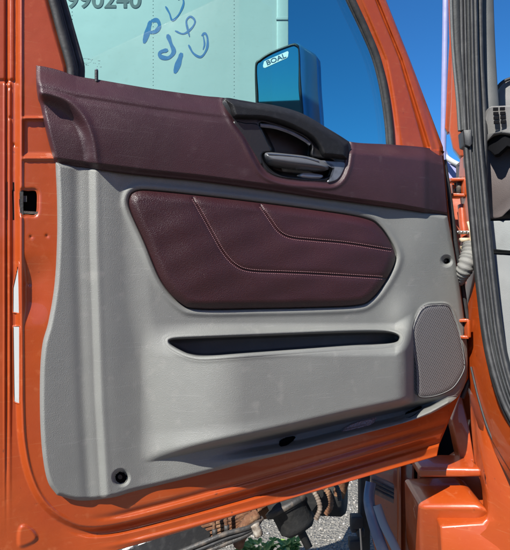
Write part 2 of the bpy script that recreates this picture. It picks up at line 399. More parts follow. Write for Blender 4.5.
# ---- lower grey trim
SLOT = catmull([(167, 342), (169.5, 338.2), (186, 336.6), (260, 333.7), (330, 331), (370, 330), (390, 330.6), (399.5, 334), (401.5, 339), (396, 344.5), (375, 347), (350, 348), (293, 352), (240, 355.8), (205, 358.3), (190, 356.6), (178, 351.5), (170, 346.5)], 200, True)
SPK = catmull([(422, 309), (428, 305.3), (436, 304.5), (444.7, 304.5), (449.5, 307), (453, 314), (458.7, 331), (462.5, 348.7), (464.6, 364), (463, 372), (456, 384), (448.5, 390.5), (435.8, 395.5), (424, 397), (418.5, 394.5), (417.5, 381.8), (416.7, 366.5), (414, 351), (413, 338.5), (414, 325.8), (418, 315.6)], 160, True)
HOLES = [(121, 477.5, 8.2), (446.5, 261, 5.2)]
OVALS = [catmull([(279, 445), (280, 440.5), (287, 437), (294, 436), (295, 438.5), (289, 444), (282, 446.5)], 40, True),
         catmull([(405, 416), (406, 412.5), (413, 409), (420, 406), (421.5, 408), (416, 414), (409, 417.5)], 40, True)]
def ybul(x): return interp(x, [150, 200, 250, 300, 350, 400, 416, 440], [458, 447, 437, 426, 414.5, 404, 400, 396])
def ylip(x): return interp(x, [180, 230, 300, 350, 400, 430, 448], [464, 458, 447, 435, 423, 410, 400])
def grey_relief(x, y):
    xr = interp(y, [165, 250, 400, 500], [92, 93, 98, 104])
    w = .031-.015*sst(30, xr-4, x)+.009*sst(-4, 4, x-xr)-.016*sst(3, 52, x-xr)
    w -= .003*np.exp(-((x-xr+15)/6)**2)
    w += .0012*np.exp(-((x-xr-5)/3.5)**2)
    x2 = interp(y, [170, 300, 380, 450, 500], [128, 134, 150, 168, 195])
    w += .009*sst(-10, 18, x-x2)
    # shoulder of the pocket bulge
    bx = sst(140, 245, x)**.8*(1-np.clip((x-386)/28.5, 0, 1)**5)*(x < 414.4)
    by = sst(322, 357, y+np.clip(x-395, 0, 20)*.6)*(1-np.clip((y-ybul(x)+9)/13, 0, 1)**3.5)
    w += .088*bx*by
    w -= .042*sst(1, 8, y-ybul(x))*sst(-2, -8, y-ylip(x))*sst(205, 300, x)*sst(448, 425, x)
    # corner above the pocket's right end
    w += .014*np.exp(-((x-404)/15)**2-((y-318)/22)**2)
    w += .010*np.exp(-((x-425)/26)**2-((y-235)/45)**2)
    # out-turned bottom lip
    w += .034*sst(-5, 3.5, y-ylip(x))*sst(185, 300, x)
    w += .010*sst(-30, 0, y-ylip(x)+6)*sst(120, 190, x)*sst(330, 250, x)
    # edge round-over
    d = -sdf(x, y, GOUT); w -= .010*np.clip(1-d/4.5, 0, 1)**2
    dp = sdf(x, y, PADO)
    w += .004*np.exp(-((dp-5)/3.0)**2); w -= .016*sst(2.2, -1.2, dp)
    ds = sdf(x, y, SLOT); w += .001*np.exp(-((ds-2.5)/2)**2); w -= 0*ds
    dk = sdf(x, y, SPK); w += .0025*np.exp(-((dk-1.2)/1.1)**2); w -= .005*sst(.8, -1, dk)
    for a, b, r in HOLES:
        q = np.hypot(x-a, y-b); w -= .012*sst(r+1.5, r-2.2, q)
    for q_ in OVALS: w -= .003*sst(2.5, -.5, sdf(x, y, q_))
    return w
GG = coons(g_top, g_bot, g_left, g_right, 540, 430, catmull)
def gkeep(x, y):
    k = (sdf(x, y, PADO) > -3) & (sdf(x, y, SLOT) > .9) & (sdf(x, y, SPK) > -2.5)
    for a, b, r in HOLES: k &= np.hypot(x-a, y-b) > r-2.4
    for q in OVALS: k &= sdf(x, y, q) > 0
    return k
lower = grid_mesh('lower_trim_panel', GG, grey_relief, GREY, door, gkeep, rim=-.004)
# pocket liner
def slot_relief(x, y):
    ds = -sdf(x, y, SLOT); base = grey_relief(x, y)
    f = sst(0, 1.6, ds)
    return (base-.004)*(1-f)+f*(.004-.014*sst(2, 5, ds)+.012*sst(340, 356, y-(x-280)*-.045))
radial('storage_pocket', SLOT, slot_relief, GREYD, door, rings=40)
def collar(name, outline, fn, mt, parent, rings=((2.4, -.0012), (1.6, .0006), (.6, .0009), (-.5, .0002), (-1.2, -.0022), (-1.8, -.009))):
    o = np.asarray(outline, float); n = len(o); t = np.roll(o, -1, 0)-np.roll(o, 1, 0); t /= np.linalg.norm(t, axis=1)[:, None]
    nr = np.stack([t[:, 1], -t[:, 0]], -1)
    if np.mean(sdf(o[:, 0]+nr[:, 0]*.5, o[:, 1]+nr[:, 1]*.5, o)) < 0: nr = -nr
    b = o+nr*2.2; base = fn(b[:, 0], b[:, 1]); k = np.ones(9)/9; base = np.convolve(np.r_[base[-4:], base, base[:4]], k, 'valid')
    V = []; f = []; b0 = o+nr*.6; base = np.minimum(base, 9); lo = fn(b0[:, 0], b0[:, 1]); lo = np.convolve(np.r_[lo[-4:], lo, lo[:4]], k, 'valid')
    for off_, dz in rings:
        q = o+nr*off_; bb = fn(q[:, 0], q[:, 1]) if off_ >= .6 else lo
        V += D(q[:, 0], q[:, 1], bb+dz).tolist()
    for r in range(len(rings)-1):
        for i in range(n): f.append([r*n+i, r*n+(i+1) % n, (r+1)*n+(i+1) % n, (r+1)*n+i])
    return link(name, V, f, mt, parent)
collar('pocket_lip', SLOT, grey_relief, GREY, lower, ((2.6, -.0015), (1.8, .0008), (.6, .0014), (-.4, .0008), (-1.2, -.0015), (-1.9, -.006), (-2.4, -.016)))
for sl_, nm in ((SL1, 'slot_edge'), (SL2, 'slot_edge'), ([tuple(p) for p in HOLE], 'latch_opening_edge')):
    q = poly(list(sl_)+[sl_[0]], 80)[:-1]; collar(nm, q, shell_relief, ORANGE, door, ((1.3, -.001), (.7, .0008), (-.2, .0008), (-.6, -.001), (-.8, -.006)))
# screw recesses
for a, b, r in HOLES:
    t = np.linspace(0, 2*math.pi, 41)[:-1]
    wv = float(grey_relief(np.array([a+r+3.0]), np.array([b]))[0])
    s = radial('screw_recess', np.stack([a+(r-1.6)*np.cos(t), b+(r-1.6)*np.sin(t)], -1), lambda x, y: wv-.006-(wv-.007)*sst(r-1.6, r-2.6, np.hypot(x-a, y-b)), HOLEM, lower, rings=12)
    collar('screw_recess_rim', np.stack([a+(r-.6)*np.cos(t), b+(r-.6)*np.sin(t)], -1), grey_relief, GREY, lower, ((2.0, -.001), (1.2, .0004), (.2, .0004), (-.6, -.002), (-1.4, -.008)))
    radial('screw_head', np.stack([a-1+r*.3*np.cos(t), b-.5+r*.3*np.sin(t)], -1), lambda x, y: .006+0*x, BLACK, lower, rings=3, rim=.002)
for q in OVALS:
    radial('fixing_slot', q+(q-q.mean(0))*.08, lambda x, y: grey_relief(x, y)-.001-.010*sst(.3, -1.2, sdf(x, y, q)), HOLEM, lower, rings=10)
# frosted lamp lens under the pocket
LN = catmull([(341, 431), (343, 428), (356, 421.5), (374, 417.5), (376, 419.5), (371, 424.5), (355, 429), (344, 431.5)], 60, True)
radial('courtesy_lens', LN, lambda x, y: grey_relief(x, y)+.001+.010*sst(0, -1.5, sdf(x, y, LN)), LENS, door, rings=8)
# speaker
spk = radial('speaker_grille', SPK, lambda x, y: grey_relief(x, y)*0+float(.031)+.003*sst(0, -3, sdf(x, y, SPK)), GRILLE, door, rings=16, rim=.01)
uvl = spk.data.uv_layers.new(name='UVMap'); off = parent_world(door)
for lp in spk.data.loops:
    p = spk.data.vertices[lp.vertex_index].co+off; px = CX+F*p.x/p.y; py = CY-F*p.z/p.y
    uvl.data[lp.index].uv = (px+.12*py, py+.2*px)
pth = loop3(np.vstack([SPK, SPK[:1]]), .0345)
tube('grille_rim', pth, .0011, mat('grey_rim', (.17, .17, .165), .45), spk, n=6, caps=False)
# ---- burgundy insert pad
ST1 = catmull([(193, 198), (202, 214), (213, 234), (224, 253), (236, 265.5), (251, 270.8), (285, 272.5), (319, 274), (385, 278)], 300)
ST2 = catmull([(260.5, 205.5), (270, 219.5), (279, 231.5), (291, 237.6), (315, 240.3), (347.5, 243.4), (393, 250.5)], 220)
def pad_relief(x, y):
    d = -sdf(x, y, PADO)
    w = .0225+.013*(1-np.clip(1-d/9, 0, 1)**2)+.004*sst(0, 40, d)
    for st in (ST1, ST2):
        q = sdf(x, y, st[::6], False)
        w -= .0030*np.exp(-(q/.9)**2); w -= .0022*np.exp(-(q/3.5)**2)
    w += .0012*np.sin(x*.11+y*.07)*np.sin(y*.13-x*.03)*sst(3, 15, d)
    return w
pg = coons([tuple(p) for p in PADO[np.r_[0:1, 1:2]]], [(0, 0), (1, 1)], [(0, 0), (0, 1)], [(1, 0), (1, 1)], 2, 2, poly) if False else None
def patch_from_outline(outline, corners, nu, nv):
    """split a closed outline at four corners into a Coons grid"""
    o = np.asarray(outline); ix = [int(np.argmin(np.hypot(o[:, 0]-a, o[:, 1]-b))) for a, b in corners]
    def seg(i, j):
        if j <= i: j += len(o)
        return [tuple(o[k % len(o)]) for k in range(i, j+1)]
    tl, tr, br, bl = ix
    return coons(seg(tl, tr), seg(br, bl)[::-1], seg(bl, tl)[::-1], seg(tr, br), nu, nv, poly)
pad = grid_mesh('insert_pad', patch_from_outline(PADO, [(131, 195), (382, 230), (372, 298), (178, 301)], 420, 190), pad_relief, BURGP, door, rim=.004)
def stitches(st, gap):
    parts = []
    L = np.r_[0, np.cumsum(np.linalg.norm(np.diff(st, axis=0), axis=1))]
    u = 1.0
    while u < L[-1]-2:
        seg = []
        for du in (0, .65, 1.3):
            a = np.array([np.interp(u+du, L, st[:, k]) for k in (0, 1)]); b = np.array([np.interp(u+du+.2, L, st[:, k]) for k in (0, 1)])
            t = (b-a)/np.linalg.norm(b-a); nrm = np.array([-t[1], t[0]]); seg.append(a+nrm*gap)
        seg = np.array(seg); w = pad_relief(seg[:, 0], seg[:, 1])+np.array([.0001, .0007, .0001])
        parts.append(tube_data([tuple(p) for p in D(seg[:, 0], seg[:, 1], w)], [.0005, .0008, .0005], 5))
        u += 1.9
    return parts
for st in (ST1, ST2):
    vv, ff = merge(stitches(st, 1.5)+stitches(st, -1.5)); link('stitching', vv, ff, THREAD, pad)
# ---- burgundy upper trim
t_top = [(36, 65.5), (46, 67), (60, 70.5), (76, 76), (100, 80), (150, 88.5), (200, 95.5), (225, 98), (262, 104), (302, 115), (328, 130), (349, 141.5), (390, 144.5), (425, 147.5), (442, 152)]
t_right = [(442, 152), (444, 170), (446, 195), (448, 217)]
t_bot = [(55.5, 163.5), (100, 169), (150, 175), (200, 180), (260, 188), (320, 197), (400, 208), (448, 217)]
t_left = [(36, 65.5), (37, 82), (41, 104), (48, 135), (55.5, 163.5)]
BEZ = catmull([(225.5, 99), (232, 119.6), (244.7, 139.4), (255, 160), (265.5, 174.5), (284, 181.5), (310, 184), (331, 185), (340.8, 180), (346.5, 169), (349, 156), (349.5, 143), (330, 131), (302, 115), (275, 107), (247, 102)], 200, True)
LOB = catmull([(20, 96), (38, 98), (52, 100), (67, 107), (80, 122), (87.5, 142), (90, 160), (91, 185), (20, 185)], 100, True)
def trim_relief(x, y):
    yt = interp(x, [a for a, b in t_top], [b for a, b in t_top]); yb = interp(x, [a for a, b in t_bot], [b for a, b in t_bot])
    v = np.clip((y-yt)/(yb-yt), 0, 1)
    w = .010+.030*sst(-.02, .22, v)+.008*np.sin(math.pi*v)
    w -= .003*np.exp(-((v-.24)/.04)**2)*sst(300, 150, x)
    w -= .009*sst(.93, 1.0, v)
    sl = sdf(x, y, LOB); w -= .017*sst(7, -7, sl); w += .003*np.exp(-((sl-6)/4)**2)
    # horizontal scoop at the head of the recess
    w -= .005*sst(7, -3, sl)*np.exp(-((y-108-(x-45)*.5)/10)**2)
    xl = interp(y, [b for a, b in t_left], [a for a, b in t_left]); w -= .010*np.clip(1-(x-xl)/4, 0, 1)**2
    w -= .018*sst(421, 448, x)+.004*sst(424, 430, x)
    db = sdf(x, y, BEZ); w -= .006*sst(2.0, -2, db); w += .002*np.exp(-((db-3)/2)**2)
    return w
TG = coons(t_top, t_bot, t_left, t_right, 520, 170, catmull)
grid_mesh('upper_trim_panel', TG, trim_relief, BURG, door, lambda x, y: sdf(x, y, BEZ) > -3, rim=.0)
# ---- release handle set
hb = (290, 150)
CAV = catmull([(260, 124), (272, 125.5), (289, 131), (304, 138), (311, 146), (312, 157), (332, 160.5), (333, 172), (322, 178), (300, 177), (276, 173), (266, 164), (263, 154), (272, 152), (269, 143)], 120, True)
def bez_relief(x, y):
    s = sdf(x, y, CAV); d = -sdf(x, y, BEZ)
    return .037+.004*sst(0, 3, d)-.034*sst(1.2, -2.5, s)+.002*np.exp(-((s-2)/1.2)**2)-.004*np.clip((y-150)/30, 0, 1)
bez = radial('handle_bezel', BEZ, bez_relief, BLACK, door, rings=110, rim=.01, centre=(290, 152))
CAPO = catmull([(225, 98), (247, 101.5), (275, 105.5), (302, 113.5), (328, 128.5), (345, 139), (350, 144), (349.5, 157), (347, 161), (333, 160), (321.6, 158), (316, 148), (308, 139), (289, 129), (272, 123.5), (261, 121.5), (245, 121), (233, 119.5), (228, 108)], 240, True)
cg = patch_from_outline(CAPO, [(225, 98), (349.5, 143), (347, 161), (233, 119.5)], 200, 50)
def cap_relief(x, y):
    yt = interp(x, [225, 247, 275, 302, 328, 350], [98, 101.5, 105.5, 113.5, 128.5, 144]); d = -sdf(x, y, CAPO)
    return .028+.028*(1-np.clip(1-d/7, 0, 1)**2)+.002*sst(0, 20, y-yt)
grid_mesh('grip_cap', cg, cap_relief, CAP, door, rim=.012)
arc = catmull([(260, 124), (275, 126), (290, 131), (304, 138.5), (310, 143)], 30)
tube('grip_edge', [tuple(p) for p in D(arc[:, 0], arc[:, 1]+1.2, .040)], [.0045]*31, SATIN, bez, n=8, flat=.6, up=tuple(DN))
PLT = catmull([(318, 160.5), (334, 161.5), (345, 163), (343, 172), (337, 180), (328, 182), (333, 174), (333, 165)], 60, True)
radial('satin_plate', PLT, lambda x, y: .043+0*x, SATIN, bez, rings=6, rim=.02)
PL2 = catmull([(233.5, 122), (246, 123), (258, 124.5), (264, 134), (268, 144), (272, 150), (264, 152.5), (261, 156), (262, 165), (255, 154), (245, 138)], 80, True)
radial('side_plate', PL2, lambda x, y: .0425+0*x, mat('dark_satin', (.012, .0125, .014), .4, bump=[('noise', 200, .0003)]), bez, rings=6, rim=.02)
LEV = catmull([(264.5, 154.5), (268, 152.3), (288, 154), (305, 156), (320, 160), (328, 164.5), (329, 168), (325, 170.5), (305, 169), (285, 166.5), (272, 164), (267, 159.5)], 120, True)
def lev_relief(x, y):
    d = -sdf(x, y, LEV); return .040+.016*(1-np.clip(1-d/6.5, 0, 1)**2)+.003*np.sin((x-264)/20)
lever = radial('release_lever', LEV, lev_relief, mat('worn_lever', (.085, .088, .095), .24, bump=[('noise', 60, .0002)], var=(160, (.10, .10, .11), .55, .75, .5)), door, rings=18, rim=.022)
lp = np.array([(268, 155), (288, 156.5), (306, 158.8), (319, 162.5)]); tube('lever_highlight_edge', [tuple(p) for p in D(lp[:, 0], lp[:, 1]-.8, .053)], .0014, STEEL, lever, n=6)
PV = catmull([(304, 173), (322, 175), (320, 178.5), (306, 178.5), (300, 176)], 40, True)
radial('lever_pivot', PV, lambda x, y: .034+.004*sst(0, -2, sdf(x, y, PV)), mat('pale_pivot', (.35, .35, .36), .35, .4), lever, rings=6, rim=.01)
# small fastener at the trim's lower left corner and lock pin
t = np.linspace(0, 2*math.pi, 25)[:-1]
radial('screw_head', np.stack([57+1.4*np.cos(t), 156+1.4*np.sin(t)], -1), lambda x, y: .022+0*x, STEEL, door, rings=3, rim=.005)
a = D(96.5, 82, .012); b = D(96.5, 70.5, .012)
pin = tube('lock_pin', [tuple(a), tuple(b)], .0036, BLACK, door, n=12, up=(0, 1, 0))
c2 = D(96.5, 69.3, .012); tube('pin_cap', [tuple(b), tuple(c2)], [.0036, .0022], STEEL, pin, n=12, up=(0, 1, 0))
# latch
lc = D(28, 203, -.035); dx = Vector((.902, .432, 0))
ROT = Matrix.Rotation(math.atan2(.432, .902), 3, 'Z')
latch = box('door_latch', lc, (.075, .03, .075), HOLEM, door, ROT)
vv, ff = merge([box_data(D(21.5, 203, -.012), (.006, .02, .05), ROT), box_data(D(30, 213, -.010), (.030, .015, .005), ROT), box_data(D(24, 199, -.008), (.010, .006, .012), ROT)])
link('latch_bracket', vv, ff, GREASE, latch, sm=False)
# rear hinge-side edge of the door (closes the gap seen between panel and jamb)
# ---- side mirror hanging outside on the door
mirc = Vector(P(278, 92, 1.62))
mn = Vector((-.10, -1, 0)).normalized(); tilt = math.radians(8.0)
mn = (mn*math.cos(tilt)+Vector((0, 0, -1))*math.sin(tilt)).normalized()
def M(x, y, w=0):
    r = Vector(((x-CX)/F, 1, -(y-CY)/F)); t = ((mirc.dot(mn))+w)/r.dot(mn); return tuple(r*t)
def mloop(pg, w): return [M(a, b, w) for a, b in pg]
MO = catmull([(255, 66), (259, 59.5), (271, 51.8), (292, 43.8), (297.5, 44.5), (299.5, 49), (301, 80), (303.5, 112), (304, 135), (298, 142), (262, 140), (257, 132), (255.5, 100)], 100, True)
MI = MO+(MO.mean(0)-MO)/np.linalg.norm(MO.mean(0)-MO, axis=1)[:, None]*3.2
n = len(MO)
back = Vector((.80, .60, -.05))
mo0 = mloop(MO, 0); house = [tuple(Vector(p)+Vector((.0, .012, 0))) for p in mo0]
cen = Vector(M(278, 92))
def ringpt(p, s, d): q = Vector(p); return tuple(cen+(q-cen)*s+back*d)
rings_ = [mo0]+[[ringpt(p, s, d) for p in mo0] for s, d in ((1.02, .008), (1.0, .03), (.97, .075), (.88, .105), (.6, .12))]
V = [p for r in rings_ for p in r]; ff = []
for i in range(len(rings_)-1):
    for k in range(n): ff.append([i*n+k, i*n+(k+1) % n, (i+1)*n+(k+1) % n, (i+1)*n+k])
ff.append([(len(rings_)-1)*n+k for k in range(n)])
mh = link('side_mirror', V, ff, CHROME, door)
V = mo0+mloop(MO*.45+MI*.55, .006)+mloop(MI, -.003); ff = []
for i in range(2):
    for k in range(n): ff.append([i*n+k, i*n+(k+1) % n, (i+1)*n+(k+1) % n, (i+1)*n+k])
link('mirror_rim', V, ff, BLACK, mh)
link('mirror_glass', mloop(MI, -.001), [list(range(n))], MIRROR, mh, sm=False)
stk = [(263, 65.5), (264, 61.5), (287.5, 51.2), (288.6, 52.2), (288, 56.5), (287, 58), (265, 68), (263.3, 67.5)]
link('mirror_sticker', mloop(stk, .0008), [list(range(len(stk)))], mat('sticker_white', (.75, .8, .85), .5), mh, sm=False)
def text_obj(name, body, size, origin, xdir, ydir, mt, parent, ext=.0005, bold=0.0, sx=1.0, align='CENTER'):
    parent = lift(parent)
    cu = bpy.data.curves.new(name, 'FONT'); cu.body = body; cu.size = size; cu.extrude = ext; cu.offset = bold; cu.align_x = align; cu.align_y = 'CENTER'
    tmp = bpy.data.objects.new(name+'_c', cu); COL.objects.link(tmp)
    dg = bpy.context.evaluated_depsgraph_get(); dg.update(); me = bpy.data.meshes.new_from_object(tmp.evaluated_get(dg))
    bpy.data.objects.remove(tmp); me.name = name
    X = Vector(xdir).normalized(); Y = Vector(ydir).normalized(); Z = X.cross(Y).normalized(); o_ = Vector(origin)-parent_world(parent)
    for v in me.vertices: v.co = o_+X*v.co.x*sx+Y*v.co.y+Z*v.co.z
    me.materials.clear(); me.materials.append(mt)
    o = bpy.data.objects.new(name, me); COL.objects.link(o); o.parent = parent; return o
a = Vector(M(264, 64.6, .0012)); b = Vector(M(288, 54.6, .0012)); xd = (b-a).normalized(); yd = mn.cross(xd).normalized()
text_obj('sticker_lettering', 'BOAL', .0195, (a+b)/2, xd, yd, mat('sticker_ink', (.03, .08, .16), .5), mh, .0002, .0003, 1.35)
arm = tube('mirror_arm', [M(300, 125, -.05), P(340, 160, 1.62), tuple(D(395, 200, -.06))], .014, BLACK, door)

# ------------------------------------------------------------------ the trailer behind
TD = 4.5
def T(x, y, d=TD): return P(x, y, d)
tr = empty('box_trailer', (P(100, 275, TD)[0], TD, GZ), 'white box trailer with blue marker scrawl seen through the door window', 'trailer')
tx1 = P(288, 0, TD)[0]; tx0 = tx1-8.2; tz1 = 3.1; tz0 = -1.18
xs = P(276, 0, TD)[0]
box('corner_post', ((xs+tx1)/2+.003, TD-.006, (tz0+tz1)/2), (tx1-xs, .03, tz1-tz0+.01), mat('post_paint', (.36, .37, .35), .4, bump=[('noise', 5, .004)]), tr, bevel=.008)
box('seam_strip', ((xs+tx1)/2, TD-.024, P(0, 20, TD)[2]), (tx1-xs, .012, .03), WHITE, tr, bevel=.004)
rv = []
for px in (72, 153, 234):
    x = P(px, 0, TD)[0]
    for k in range(110):
        z = tz0+.05+k*.033; rv.append(lathe_data([(.0, .004), (.003, .0035), (.0045, 0)], (x, TD-.0005, z), (0, -1, 0), 6))
gx = np.linspace(tx0, tx1, 27); gz = np.linspace(tz0, tz1, 13)
front = ([(float(a_), TD, float(b_)) for b_ in gz for a_ in gx], [[j*27+i, j*27+i+1, (j+1)*27+i+1, (j+1)*27+i] for j in range(12) for i in range(26)])
bv, bf = box_data(((tx0+tx1)/2, TD+1.25, (tz0+tz1)/2), (tx1-tx0, 2.5, tz1-tz0)); bf = [q for q in bf if not all(abs(bv[k][1]-TD) < 1e-6 for k in q)]
vv, ff = merge([(bv, bf), front]+rv); o = link('trailer_body', vv, ff, WHITE, tr, sm=False)
o = box('skirt_rail', ((tx0+tx1)/2, TD+.05, tz0-.06), (tx1-tx0, .12, .12), GREASE, tr, bevel=.01)
for sx in (-1.6, -2.8):
    w_ = link('wheel', *lathe_data([(.0, -.12), (.25, -.12), (.3, -.15), (.5, -.14), (.52, -.1), (.52, .1), (.5, .14), (.3, .15), (0, .1)], (tx0+2.3+sx+1.2, TD+.3, GZ+.52), (0, 1, 0), 40), BLACKR, tr)
o = box('landing_leg', (tx1-1.6, TD+.4, (GZ+tz0)/2), (.12, .12, tz0-GZ), GREASE, tr)
def on_tr(px, py, off=.004): x, _, z = P(px, py, TD); s = (TD-off)/TD; return (x, TD-off, z)
text_obj('fleet_number', '990240', .205, on_tr(104, 1), (1, 0, 0), (0, 0, 1), NUMB, tr, .001, .004, 1.1)
def marker(pts, wpx, closed=False):
    c = catmull(pts, 8*len(pts)); r = wpx/F*TD/2
    rr = [r*(.75+.3*math.sin(i*1.3+len(pts))) for i in range(len(c))]
    return tube_data([on_tr(a, b, .002) for a, b in c], rr, 6, .08, (0, 1, 0))
def marker(pts, wpx):
    c = catmull(pts, 8*len(pts)); V = []; f = []
    for i in range(len(c)):
        t = c[min(i+1, len(c)-1)]-c[max(i-1, 0)]; t /= np.linalg.norm(t)+1e-9; nr = np.array([-t[1], t[0]])
        h = wpx/2*(.9+.15*math.sin(i*.35+len(pts)))*min(1, .45+i*.2, .45+(len(c)-1-i)*.2)*1.4
        for s_ in (-1, 1):
            q = c[i]+nr*h*s_; V.append(on_tr(q[0], q[1], .0012+.00002*i+.0001*len(pts)))
        if i: f.append([2*i-2, 2*i-1, 2*i+1, 2*i])
    return V, f
mk = [marker([(150.5, 21), (147.5, 32), (144, 43.5)], 4), marker([(150.5, 21.5), (157, 20.5), (159.5, 26.5), (155, 32), (149, 32.5)], 3),
      marker([(167.5, 34.5), (171, 44), (173.7, 52), (168.5, 58), (161, 57), (160.3, 52.5), (168, 50)], 3.1), marker([(181.8, 53), (178.5, 63), (174.7, 73.5)], 4.2),
      marker([(165.5, 6.5), (169.4, 13.4), (172.5, 20.5), (179, 14.5), (183.5, 4), (182, -2), (178, 0)], 1.5),
      marker([(175, 31), (183.5, 34), (191.5, 28.5), (195, 21.5), (190.6, 16.8), (186.4, 21), (187.8, 30), (189.5, 37)], 1.5),
      marker([(201.5, 36), (205, 33.5), (207.5, 38.8), (206.8, 49), (201, 57), (193.4, 53.5), (188.5, 45)], 1.7), marker([(203, 35), (204.5, 44), (203, 50)], 1.2)]
vv, ff = merge(mk); link('marker_scrawl', vv, ff, BLUEMK, tr, sm=False)

# ------------------------------------------------------------------ the cab at the right
def poly3(pts): return [P(*p) for p in pts]
def dj(x): return 1.52-(x-465)*.0052
def jam(pts, off=0): return [P(a, b, dj(a)+off) for a, b in pts]
# door opening jamb
slab('door_jamb', jam([(470, 150), (478, 200), (484, 250), (490, 300), (491, 350), (499, 385), (514, 414), (540, 455), (540, 520), (510, 468), (490, 437), (479, 400), (474, 365), (475, 340), (474, 300), (477, 270), (476, 240), (468, 180)]), (.01, .10, 0), ORANGE, cab, .006)
# deep panel behind the hinges
tube('hinge_gap_shade_strip', [tuple(p) for p in D(np.array([444, 450, 455, 461, 466, 470.5, 470, 462]), np.array([160, 200, 240, 275, 310, 350, 378, 398]), -.02)], .007, BLACKR, door, n=10)  # black strip stands in for the shaded gap beside the door edge
slab('hinge_pillar', [P(436, 178, 1.72), P(476, 178, 1.66), P(500, 300, 1.62), P(505, 420, 1.58), P(448, 420, 1.72), P(436, 300, 1.74)], (.0, .04, 0), ORANGE, cab, .004)
# A pillar outer skin piece
slab('outer_pillar', [P(449, -60, 1.66), P(452, 40, 1.66), P(451, 100, 1.65), P(449, 130, 1.64), P(453, 148, 1.62), P(460, 157, 1.6), P(465, 157, 1.58), P(466, 130, 1.58), P(463, 60, 1.6), P(462, -60, 1.62)], (.02, .05, 0), ORANGE, cab, .008, 4)
slab('pillar_edge', [P(447, -60, 1.70), P(449.5, 40, 1.70), P(445, 128, 1.69), P(447.5, 133, 1.69), P(451.5, 131, 1.67), P(453, 40, 1.68), P(452, -60, 1.68)], (.01, .03, 0), ORANGE, cab, .003)
# seals: one long ribbed weatherstrip
def path(pts, n=60): return [tuple(p) for p in catmull([P(*q) for q in pts], n)]
sp = [(467, -60, 1.56), (468, 0, 1.55), (469.5, 70, 1.53), (472, 130, 1.50), (476, 180, 1.47), (481.5, 240, 1.43), (487, 290, 1.40), (493.5, 340, 1.36), (503, 380, 1.32), (516, 414, 1.28), (545, 460, 1.2)]
ws = tube('weatherstrip', path(sp), .029, SEAL, cab, n=16, flat=.8, up=(0, 1, 0))
for dxp, r, dd in ((-7.0, .007, -.020), (-3.2, .004, -.026), (.3, .0035, -.027), (3.6, .004, -.026), (7.2, .006, -.020)):
    tube('seal_rib', path([(a+dxp, b, c_+dd) for a, b, c_ in sp]), r, SEAL if abs(dxp) < 3 else BLACKR, ws, n=8, up=(0, 1, 0))
sg = [(455, -60, 1.54), (455.5, 0, 1.53), (457.5, 50, 1.52), (462, 100, 1.50), (464, 131, 1.485)]
tube('window_channel', path(sg, 40), .0125, SEAL, cab, n=12, flat=.8, up=(0, 1, 0))
tube('window_channel', path([(a-4.5, b, c_-.006) for a, b, c_ in sg], 40), .005, PILLAR, cab, n=8, up=(0, 1, 0))
slab('channel_block', [P(463, 130, 1.46), P(472, 129, 1.45), P(472.5, 144, 1.45), P(470, 147, 1.45), P(464.5, 145, 1.46)], (.005, .05, 0), BLACK, cab, .003)
# A pillar interior trim
ip = [(486.5, -60, 1.62), (487, 0, 1.62), (489, 55, 1.62), (492.5, 112, 1.6), (494, 135, 1.6)]
tube('pillar_trim', path(ip), .021, PILLAR, cab, n=16, flat=.6, up=(0, 1, 0))
tube('pillar_gasket', path([(480.5, -60, 1.56), (480, 0, 1.56), (481, 60, 1.55), (484, 110, 1.54), (484.5, 150, 1.52), (483, 180, 1.5)]), .008, BLACKR, cab, n=10, up=(0, 1, 0))
# dashboard
dash = slab('dashboard', [P(483.5, 140, 1.62), P(492, 140, 1.55), P(570, 148, 1.45), P(570, 204, 1.45), P(512, 208, 1.53), P(500, 218, 1.54), P(484.5, 218.5, 1.62)], (.05, .35, 0), DASHB, cab, .008)
hood = slab('instrument_hood', [P(496, 120, 1.85), P(495.5, 95, 1.85), P(499, 86, 1.84), P(508, 79, 1.83), P(530, 75, 1.8), P(600, 74, 1.7), P(600, 130, 1.7)], (.05, .3, 0), DASHL, cab, .015, 4)
tube('hood_gasket', path([(495.6, 118, 1.84), (495.2, 96, 1.84), (498.5, 86.5, 1.83), (508, 79.5, 1.82), (530, 75.5, 1.79), (600, 74, 1.69)]), .006, BLACKR, hood, n=8, up=(0, 1, 0))
vh = slab('vent_housing', [P(485, 117, 1.53), P(487.5, 108, 1.51), P(492, 105.8, 1.5), P(520, 104.5, 1.47), P(560, 106, 1.42), P(560, 142, 1.42), P(510, 134, 1.48), P(503, 132.8, 1.49), P(495, 134.5, 1.5), P(489, 140, 1.52), P(484.5, 146, 1.55), P(484, 135, 1.55)], (.03, .14, 0), DASHL, cab, .006, 4)
